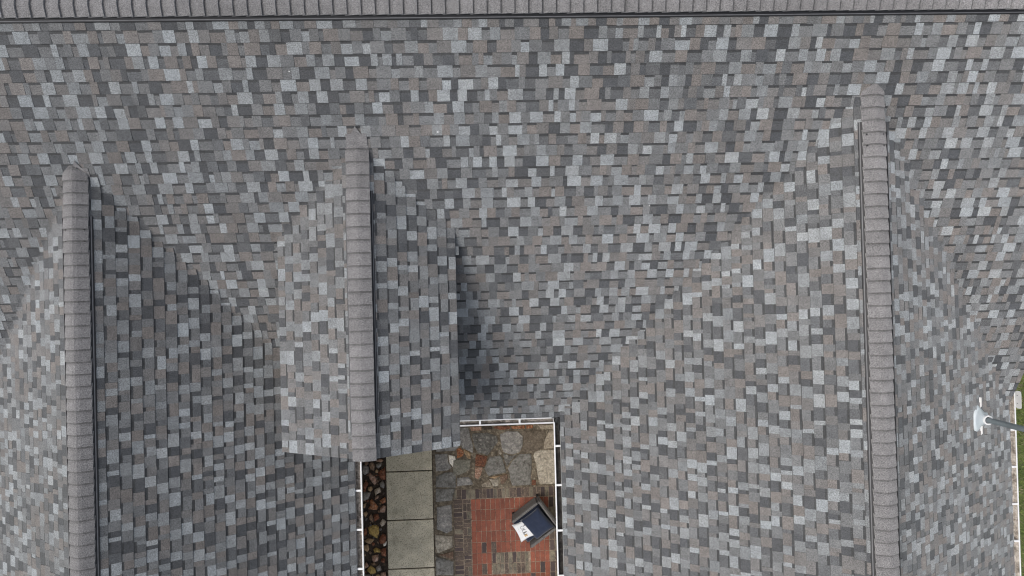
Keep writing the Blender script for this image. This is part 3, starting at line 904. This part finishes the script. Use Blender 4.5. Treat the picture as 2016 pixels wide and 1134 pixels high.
def rock_mat(k, g):
    base = {'grey': ((0.24, 0.23, 0.22), (0.15, 0.14, 0.13), (0.34, 0.32, 0.29)), 'brown': ((0.22, 0.15, 0.10), (0.13, 0.085, 0.06), (0.30, 0.24, 0.18)),
            'pink': ((0.38, 0.25, 0.19), (0.24, 0.14, 0.10), (0.46, 0.39, 0.33)), 'rust': ((0.20, 0.075, 0.04), (0.10, 0.042, 0.028), (0.32, 0.18, 0.11)),
            'tan': ((0.42, 0.31, 0.19), (0.26, 0.18, 0.11), (0.15, 0.10, 0.065)), 'pale': ((0.50, 0.46, 0.40), (0.32, 0.27, 0.21), (0.18, 0.12, 0.08)),
            'orange': ((0.36, 0.16, 0.07), (0.20, 0.075, 0.04), (0.42, 0.32, 0.24)), 'yellow': ((0.46, 0.34, 0.12), (0.28, 0.20, 0.07), (0.14, 0.09, 0.04)),
            'white': ((0.66, 0.65, 0.61), (0.52, 0.50, 0.46), (0.36, 0.33, 0.28)), 'black': ((0.06, 0.05, 0.045), (0.09, 0.07, 0.06), (0.15, 0.12, 0.10)),
            'darkgrey': ((0.15, 0.14, 0.13), (0.09, 0.085, 0.08), (0.24, 0.22, 0.20))}[k]
    return stone_material(k + '_rock', *base, 18, 0.75, 110, 0.7, gain=g)
RM = {k: rock_mat(k, 1.25) for k in ('grey', 'brown', 'pink', 'rust', 'tan', 'pale', 'orange', 'yellow', 'white', 'black', 'darkgrey')}
def refine(P, n_sub, jit):
    out = []
    for i in range(len(P)):
        a, b = P[i], P[(i + 1) % len(P)]
        L = math.hypot(b[0] - a[0], b[1] - a[1])
        k = max(1, int(L / n_sub))
        for q in range(k):
            t = q / k
            j = jit if q else jit * 0.5
            out.append((a[0] + (b[0] - a[0]) * t + random.uniform(-j, j), a[1] + (b[1] - a[1]) * t + random.uniform(-j, j)))
    return out
def slab_stone(name, P, z0, z1, mat, parent, bev=0.012, dome=0.0, shrink=1.0, jit=0.006, sub=0.09):
    """stone with an uneven outline, a rounded shoulder and a slightly domed top"""
    P = refine(P, sub, jit)
    cx = sum(p[0] for p in P) / len(P); cy = sum(p[1] for p in P) / len(P)
    P = [(cx + (x - cx) * shrink, cy + (y - cy) * shrink) for x, y in P]
    bm = bmesh.new()
    rr = max(0.02, min(math.hypot(x - cx, y - cy) for x, y in P))
    f1 = 1 - min(0.35, bev / rr)
    def ring(f, z, j=0.0): return [bm.verts.new((cx + (x - cx) * f, cy + (y - cy) * f, z + random.uniform(-j, j))) for x, y in P]
    tj = dome * 0.3 + 0.0012
    r = [ring(1.0, z0), ring(1.0, z1 - bev * 0.8), ring(f1, z1, tj), ring(f1 * 0.55, z1 + dome * 0.8, tj * 1.5)]
    for a, b in zip(r, r[1:]):
        for i in range(len(P)):
            j = (i + 1) % len(P); bm.faces.new((a[i], a[j], b[j], b[i]))
    c = bm.verts.new((cx, cy, z1 + dome))
    for i in range(len(P)): bm.faces.new((r[3][i], r[3][(i + 1) % len(P)], c))
    return bm_obj(name, bm, mat, parent, True)

# flagstone paving -----------------------------------------------------------
mb = MB()
mb.box(-1.125, 1.58, -3.962, -1.60, -0.10, -0.014)
mb.box(-1.125, -0.728, YFRONT, -3.962, -0.10, -0.014)
paving = tag(mb.build('flagstone_paving', M_MORTAR), kind='structure')
for cname, P in FLAGS + FLAGS2:
    slab_stone('flagstone', P, -0.05, 0.0 + random.uniform(-0.004, 0.006), SM[cname], paving, 0.007, 0.003, 0.985)
for cname, P in (('grey', [(-1.06, -2.62), (-0.60, -2.60), (-0.58, -3.10), (-0.66, -3.17), (-1.05, -3.18)]), ('bluegrey', [(-1.06, -2.05), (-0.5, -2.1), (-0.45, -2.55), (-1.04, -2.57)]),
                 ('greengrey', [(-0.40, -2.02), (0.30, -2.05), (0.28, -2.62), (-0.38, -2.60)]), ('grey', [(0.36, -2.03), (1.1, -2.0), (1.08, -2.63), (0.34, -2.62)]),
                 ('bluegrey', [(-1.10, -5.76), (-0.75, -5.75), (-0.76, -6.5), (-1.09, -6.5)])):
    slab_stone('flagstone', P, -0.05, 0.0, SM[cname], paving, 0.010, 0.003, 0.97)

# rock bed --------------------------------------------------------------------
bm = bmesh.new()
nx, ny = 8, 60
grid = [[bm.verts.new((-2.60 + 0.50 * i / nx, -2.0 + (YFRONT + 2.0) * j / ny, -0.055 + random.uniform(-0.012, 0.012))) for i in range(nx + 1)] for j in range(ny + 1)]
for j in range(ny):
    for i in range(nx): bm.faces.new((grid[j][i], grid[j + 1][i], grid[j + 1][i + 1], grid[j][i + 1]))
bed = tag(bm_obj('rock_bed', bm, M_SOIL, None, True), kind='structure')
for cname, P in ROCKS + ROCKS2:
    slab_stone('rock', P, -0.09, 0.005 + random.uniform(-0.015, 0.02), RM[cname], bed, 0.03, 0.022, 1.04, 0.005, 0.07)
kinds = ['brown', 'tan', 'rust', 'pink', 'grey', 'orange', 'black', 'yellow']
def pebble(name, x, y, r, parent, z, cname):
    P = []
    k = random.choice((5, 6, 7)); a0 = random.uniform(0, 6.28); e = random.uniform(0.6, 1.0); th = random.uniform(0, 3.14)
    for i in range(k):
        a = a0 + 6.283 * i / k + random.uniform(-0.3, 0.3)
        u, v = r * math.cos(a), r * e * math.sin(a)
        P.append((x + u * math.cos(th) - v * math.sin(th), y + u * math.sin(th) + v * math.cos(th)))
    slab_stone(name, P, z - 0.05, z, RM[cname], parent, r * 0.4, r * 0.2, 1.0, r * 0.06, 0.05)
taken = [(sum(p[0] for p in P) / len(P), sum(p[1] for p in P) / len(P), 0.065) for _, P in ROCKS + ROCKS2]
for _ in range(900):
    x, y, r = random.uniform(-2.56, -2.12), random.uniform(-6.5, -2.2), random.uniform(0.016, 0.055)
    if all(math.hypot(x - a, y - b) > (r + c) * 0.95 for a, b, c in taken):
        taken.append((x, y, r)); pebble('rock', x, y, r, bed, -0.02 - random.uniform(0, 0.02), random.choice(['brown', 'rust', 'rust', 'brown', 'black', 'tan', 'darkgrey']))
    if len(taken) > 150: break

# concrete path ------------------------------------------------------------------
mb = MB(); mb.box(-2.105, -1.125, YFRONT, -1.62, -0.10, -0.030)
path = tag(mb.build('concrete_path', M_SOIL), kind='structure')
for k in range(-2, 4):
    ya = -3.560 - (k - 0) * 0.986; yb = ya - 0.986 + 0.022
    x0, x1 = -2.068 - 0.004 * k, -1.140 - 0.001 * k
    bm = bmesh.new()
    bmesh.ops.create_cube(bm, size=1.0, matrix=Matrix.Translation(((x0 + x1) / 2, (ya + yb) / 2, -0.048)) @ Matrix.Diagonal((x1 - x0, ya - yb, 0.09, 1)))
    bmesh.ops.bevel(bm, geom=[e for e in bm.edges], offset=0.006, segments=2, affect='EDGES')
    bm_obj('slab', bm, M_CONC, path)
mb = MB()                                                     # pale scrape marks on the concrete
for x0, y0, x1, y1, bend in ((-1.62, -4.67, -1.38, -5.25, 0.05), (-1.56, -4.85, -1.20, -5.36, 0.03), (-1.50, -4.84, -1.16, -5.08, 0.02), (-1.45, -5.05, -1.36, -5.45, -0.04),
                            (-1.40, -3.75, -1.30, -4.35, 0.06), (-1.31, -3.95, -1.15, -4.30, 0.03), (-1.48, -4.05, -1.16, -4.46, 0.03), (-2.00, -3.95, -1.97, -4.12, 0.0)):
    n = 14
    px_ = []
    for i in range(n + 1):
        t = i / n
        px_.append((x0 + (x1 - x0) * t + bend * math.sin(math.pi * t) + random.uniform(-.004, .004), y0 + (y1 - y0) * t + bend * math.sin(math.pi * t) * 0.4))
    for i in range(n):
        if random.random() < 0.15: continue
        w = random.uniform(0.0015, 0.004)
        (a, b), (c, d) = px_[i], px_[i + 1]
        mb.face([(a - w, b, 0.0005), (c - w, d, 0.0005), (c + w, d, 0.0005), (a + w, b, 0.0005)])
tag(mb.build('scrape_marks', M_SCR, path), kind='stuff')

# brick patio ----------------------------------------------------------------------
def brick_mat(name, c1, c2, c3):
    m, n, l, b = nodes_of(name)
    pos = n.new('ShaderNodeNewGeometry').outputs['Position']
    oi = n.new('ShaderNodeObjectInfo')
    c = mixcol(n, l, maprange(n, l, noise(n, l, pos, 11, 4, 0.6), 0.35, 0.65, 0, 1), c1, c2)
    c = mixcol(n, l, maprange(n, l, noise(n, l, pos, 34, 4, 0.6), 0.55, 0.70, 0, 0.8), c, c3)
    f = mul(n, l, maprange(n, l, oi.outputs['Random'], 0, 1, 0.76, 1.20), maprange(n, l, noise(n, l, pos, 110, 3, 0.7), 0.3, 0.7, 0.78, 1.22))
    l.new(scale_col(n, l, c, f), b.inputs['Base Color']); b.inputs['Roughness'].default_value = 0.8
    bump(n, l, b, noise(n, l, pos, 70, 5, 0.7), 0.4, 0.008)
    return m
B_RED = brick_mat('red_brick', (0.250, 0.076, 0.042), (0.190, 0.058, 0.035), (0.115, 0.042, 0.030))
B_OLD = brick_mat('weathered_brown_brick', (0.120, 0.086, 0.064), (0.062, 0.047, 0.040), (0.24, 0.19, 0.135))
B_GREY = brick_mat('weathered_grey_brick', (0.21, 0.18, 0.125), (0.10, 0.088, 0.068), (0.06, 0.05, 0.044))
B_DARK = brick_mat('dark_purple_brick', (0.055, 0.040, 0.040), (0.075, 0.052, 0.046), (0.04, 0.033, 0.033))
ZB = -0.04
M_BMORT = stone_material('brick_mortar', (0.30, 0.255, 0.20), (0.16, 0.125, 0.10), (0.07, 0.055, 0.045), 6, 0.9, 130, 0.6)
mb = MB(); mb.box(-0.728, 1.58, YFRONT, -3.962, -0.10, ZB - 0.003)
patio = tag(mb.build('brick_patio', M_BMORT), kind='structure')
brick_cache = {}
def brick(x0, x1, y0, y1, mat, gap=0.007):
    w, h = round(x1 - x0 - gap, 3), round(y1 - y0 - gap, 3)
    key = (w, h, mat.name)
    if key not in brick_cache:
        bm = bmesh.new()
        bmesh.ops.create_cube(bm, size=1.0, matrix=Matrix.Diagonal((w, h, 0.055, 1)))
        top = [e for e in bm.edges if all(v.co.z > 0 for v in e.verts)]
        bmesh.ops.bevel(bm, geom=top, offset=0.004, segments=1, affect='EDGES')
        me = bpy.data.meshes.new('brick'); bmesh.ops.recalc_face_normals(bm, faces=bm.faces); bm.to_mesh(me); bm.free()
        me.materials.append(mat); brick_cache[key] = me
    o = link('brick', brick_cache[key], patio)
    o.location = ((x0 + x1) / 2 + random.uniform(-.001, .001), (y0 + y1) / 2 + random.uniform(-.0015, .0015), ZB - 0.0275 + random.uniform(-0.002, 0.003))
    o.rotation_euler = (random.uniform(-.01, .01), random.uniform(-.01, .01), random.uniform(-0.012, 0.012))
PX, PY = 0.0994, 0.2216
XF0, YF0 = -0.368, -4.177
for r in range(10):
    for c in range(16):
        x0, y1 = XF0 + c * PX, YF0 - r * PY
        if r in (5, 6) and 0.03 < x0 + PX / 2 < 0.80: continue
        mat = B_RED
        q = random.random()
        if q < 0.03: mat = B_DARK
        elif q < 0.07: mat = B_OLD
        brick(x0, x0 + PX, y1 - PY, y1, mat, 0.006 if random.random() < 0.6 else 0.010)
for r in (5, 6):
    for c in range(9):
        x0, y1 = 0.038 + c * 0.0838, YF0 - r * PY
        brick(x0, x0 + 0.0838, y1 - PY, y1, random.choice([B_GREY, B_GREY, B_OLD, B_DARK]), 0.012)
x = -0.724
while x < 1.5:                                                 # soldier row along the flagstones
    w = random.choice((0.072, 0.078, 0.095))
    brick(x, x + w, -4.170, -3.972, random.choice([B_OLD, B_OLD, B_GREY, B_DARK]), 0.009); x += w
y = -4.176
while y > -6.4:                                                # two bands down the left side
    w = random.choice((0.080, 0.088, 0.094))
    brick(-0.722, -0.540, y - w, y, random.choice([B_OLD, B_GREY, B_DARK, B_OLD]), 0.012); y -= w
y = -4.176
while y > -6.4:
    if random.random() < 0.55:
        w = random.choice((0.075, 0.085)); brick(-0.534, -0.374, y - w, y, random.choice([B_OLD, B_DARK, B_OLD]), 0.010); y -= w
    else:
        w = 0.165; brick(-0.534, -0.455, y - w, y, random.choice([B_OLD, B_DARK]), 0.010); brick(-0.455, -0.374, y - w, y, random.choice([B_OLD, B_GREY]), 0.010); y -= w
for r in range(10):                                            # right-hand band
    for c in range(3):
        x0 = 1.228 + c * 0.104
        brick(x0, x0 + 0.104, YF0 - (r + 1) * PY, YF0 - r * PY, random.choice([B_OLD, B_GREY, B_DARK]), 0.014)

# ---------------------------------------------------------------- armchair
def wicker():
    m, n, l, b = nodes_of('charcoal_wicker')
    tc = n.new('ShaderNodeTexCoord').outputs['Object']
    def wave(axis, sc):
        w = n.new('ShaderNodeTexWave'); w.bands_direction = axis; w.inputs['Scale'].default_value = sc
        w.inputs['Distortion'].default_value = 0.6; l.new(tc, w.inputs['Vector']); return w.outputs['Fac']
    h = mul(n, l, wave('X', 26), wave('Y', 26))
    h2 = wave('Z', 22)
    s = n.new('ShaderNodeMath'); s.operation = 'ADD'; l.new(h, s.inputs[0]); l.new(h2, s.inputs[1])
    c = mixcol(n, l, maprange(n, l, noise(n, l, tc, 45, 3), 0.35, 0.65, 0, 1), (0.105, 0.102, 0.100), (0.19, 0.183, 0.177))
    f = maprange(n, l, s.outputs[0], 0.1, 1.3, 0.6, 1.2)
    l.new(scale_col(n, l, c, f), b.inputs['Base Color']); b.inputs['Roughness'].default_value = 0.7
    bump(n, l, b, s.outputs[0], 0.6, 0.006)
    return m
M_WICK = wicker()
M_LEG = plain('dark_chair_leg', (0.02, 0.02, 0.021), 0.6)
def fabric(name, c, var=0.12):
    m, n, l, b = nodes_of(name)
    tc = n.new('ShaderNodeTexCoord').outputs['Object']
    f = mul(n, l, maprange(n, l, noise(n, l, tc, 7, 4), 0.3, 0.7, 1 - var, 1 + var), maprange(n, l, noise(n, l, tc, 160, 2, .7), 0.3, 0.7, 0.85, 1.15))
    rgb = n.new('ShaderNodeRGB'); rgb.outputs[0].default_value = (*c, 1)
    l.new(scale_col(n, l, rgb.outputs[0], f), b.inputs['Base Color'])
    b.inputs['Roughness'].default_value = 0.9
    b.inputs['Sheen Weight'].default_value = 0.25
    bump(n, l, b, noise(n, l, tc, 14, 4), 0.5, 0.02)
    return m
M_NAVY = fabric('navy_canvas', (0.005, 0.0125, 0.036))
M_PILL = fabric('white_cotton', (0.66, 0.67, 0.68), 0.06)
M_INK = plain('grey_print', (0.07, 0.07, 0.075), 0.9)
M_GOLD = plain('mustard_print', (0.45, 0.27, 0.06), 0.9)

def cushion_bm(w, d, h, n=14, pinch=0.10, crown=0.5, seam=0.0):
    """stuffed cushion centred at the origin, edges thin, corners pulled out"""
    bm = bmesh.new()
    def pos(i, j, s):
        u, v = 2 * i / n - 1, 2 * j / n - 1
        k = (max(0.0, 1 - u ** 4) * max(0.0, 1 - v ** 4)) ** crown
        sx = 1 - pinch * (1 - u * u) * 0 - pinch * (1 - v * v) * abs(u)
        sy = 1 - pinch * (1 - u * u) * abs(v)
        sx = 1 - pinch * (1 - abs(v) ** 1.5) * abs(u); sy = 1 - pinch * (1 - abs(u) ** 1.5) * abs(v)
        sx = 1 - pinch * (1 - v * v) * abs(u) ** 2; sy = 1 - pinch * (1 - u * u) * abs(v) ** 2
        wr = 0.03 * h * math.sin(9 * u + 3 * v) * math.sin(7 * v - 2 * u)
        return (u * w / 2 * sx, v * d / 2 * sy, s * (h / 2 * k + (wr if k > 0.2 else 0)))
    top = [[bm.verts.new(pos(i, j, 1)) for j in range(n + 1)] for i in range(n + 1)]
    bot = [[top[i][j] if i in (0, n) or j in (0, n) else bm.verts.new(pos(i, j, -1)) for j in range(n + 1)] for i in range(n + 1)]
    for i in range(n):
        for j in range(n):
            bm.faces.new((top[i][j], top[i + 1][j], top[i + 1][j + 1], top[i][j + 1]))
            bm.faces.new((bot[i][j], bot[i][j + 1], bot[i + 1][j + 1], bot[i + 1][j]))
    return bm
def rbox(x0, x1, y0, y1, z0, z1, bev=0.02, taper=None, seg=3):
    bm = bmesh.new()
    bmesh.ops.create_cube(bm, size=1.0, matrix=Matrix.Translation(((x0 + x1) / 2, (y0 + y1) / 2, (z0 + z1) / 2)) @ Matrix.Diagonal((x1 - x0, y1 - y0, z1 - z0, 1)))
    if taper:
        for v in bm.verts:
            v.co = taper(v.co.copy())
    bmesh.ops.bevel(bm, geom=list(bm.edges), offset=bev, segments=seg, affect='EDGES')
    return bm
def armchair(loc, rz, label):
    ch = empty('armchair', loc, rz)
    tag(ch, label, 'armchair')
    # local +y = backrest, -y = open front; +x = its left-hand arm seen from the front
    W, D, H = 0.315, 0.335, 0.595
    def flare(co):
        k = max(0.0, (co.z - 0.10) / 0.5)
        return Vector((co.x * (1 + 0.06 * k), co.y * (1 + 0.05 * k), co.z))
    bm_obj('arm', rbox(-W, -W + 0.048, -D, D - 0.055, 0.12, H, 0.022, flare), M_WICK, ch)
    bm_obj('arm', rbox(W - 0.048, W, -D, D - 0.055, 0.12, H, 0.022, flare), M_WICK, ch)
    bm_obj('backrest', rbox(-W, W, D - 0.050, D, 0.12, H + 0.03, 0.022, flare), M_WICK, ch)
    bm_obj('seat_base', rbox(-W + 0.062, W - 0.062, -D + 0.01, D - 0.068, 0.14, 0.33, 0.015), M_WICK, ch)
    for sx in (-1, 1):
        for sy in (-1, 1):
            bm_obj('leg', rbox(sx * (W - 0.03) - 0.022, sx * (W - 0.03) + 0.022, sy * (D - 0.03) - 0.022, sy * (D - 0.03) + 0.022, 0.0, 0.13, 0.005), M_LEG, ch)
    sc = bm_obj('seat_cushion', cushion_bm(0.51, 0.64, 0.15, 16, 0.02, 0.28), M_NAVY, ch, True)
    sc.location = (0, -0.045, 0.405)
    bc = bm_obj('back_cushion', cushion_bm(0.51, 0.47, 0.17, 16, 0.05, 0.38), M_NAVY, ch, True)
    bc.location = (0.01, 0.045, 0.575); bc.rotation_euler = (R(14), 0, R(4))
    return ch
CH_RZ = R(-54.7)
chair = armchair((0.905, -4.545, ZB + 0.006), CH_RZ, 'charcoal wicker armchair with navy cushions and a white pillow on the red bricks')
chair2 = armchair((0.98, -6.26, ZB + 0.006), R(200), 'second armchair beyond the grey brick inset, only its dark corner showing at the bottom')
# printed white pillow lying on the seat, half under the navy back cushion
pil = bm_obj('pillow', cushion_bm(0.40, 0.36, 0.11, 18, 0.13, 0.5), M_PILL, None, True)
Mc = Matrix.Translation((0.905, -4.545, ZB)) @ Matrix.Rotation(CH_RZ, 4, 'Z')
pil.matrix_world = Mc @ Matrix.Translation((-0.03, -0.245, 0.520)) @ Matrix.Rotation(R(-8), 4, 'Z') @ Matrix.Rotation(R(8), 4, 'X')
tag(pil, 'white throw pillow with dark lettering and a mustard patch lying on the navy armchair seat', 'pillow')
def ph(u, v):
    a, b = 2 * u / 0.40, 2 * v / 0.36
    return 0.055 * (max(0, 1 - a ** 4) * max(0, 1 - b ** 4)) ** 0.5 + 0.004
def stroke(mb, pts, w):
    for (a, b), (c, d) in zip(pts, pts[1:]):
        L = math.hypot(c - a, d - b) or 1e-6
        nx_, ny_ = -(d - b) / L * w, (c - a) / L * w
        q = [(a + nx_, b + ny_), (a - nx_, b - ny_), (c - nx_, d - ny_), (c + nx_, d + ny_)]
        mb.face([(x, y, ph(x, y)) for x, y in q])
mb = MB()
def arc(cx, cy, rx, ry, a0, a1, n=10): return [(cx + rx * math.cos(R(a0 + (a1 - a0) * i / n)), cy + ry * math.sin(R(a0 + (a1 - a0) * i / n))) for i in range(n + 1)]
stroke(mb, arc(-0.085, -0.005, 0.020, 0.036, 60, 330), 0.0035)
stroke(mb, [(-0.052, 0.03), (-0.050, -0.035)], 0.0035); stroke(mb, [(-0.034, 0.028), (-0.032, -0.035)], 0.003)
stroke(mb, arc(-0.008, 0.0, 0.016, 0.034, 90, 300), 0.004)
stroke(mb, [(0.018, -0.045), (0.030, 0.040), (0.048, -0.045)], 0.0045); stroke(mb, [(0.022, -0.012), (0.044, -0.012)], 0.003)
stroke(mb, arc(0.050, 0.005, 0.026, 0.042, 150, 380), 0.005)
stroke(mb, arc(-0.100, 0.055, 0.010, 0.010, 0, 360), 0.006)
for k in range(7): stroke(mb, [(-0.12 + 0.035 * k, -0.085), (-0.10 + 0.035 * k, -0.087)], 0.0012)
mb.build('print', M_INK, pil)
mb = MB()
stroke(mb, [(0.080, 0.020), (0.086, -0.035)], 0.009); stroke(mb, [(0.104, 0.022), (0.106, -0.032)], 0.008); stroke(mb, [(0.078, -0.035), (0.112, -0.036)], 0.006)
mb.build('gold_print', M_GOLD, pil)
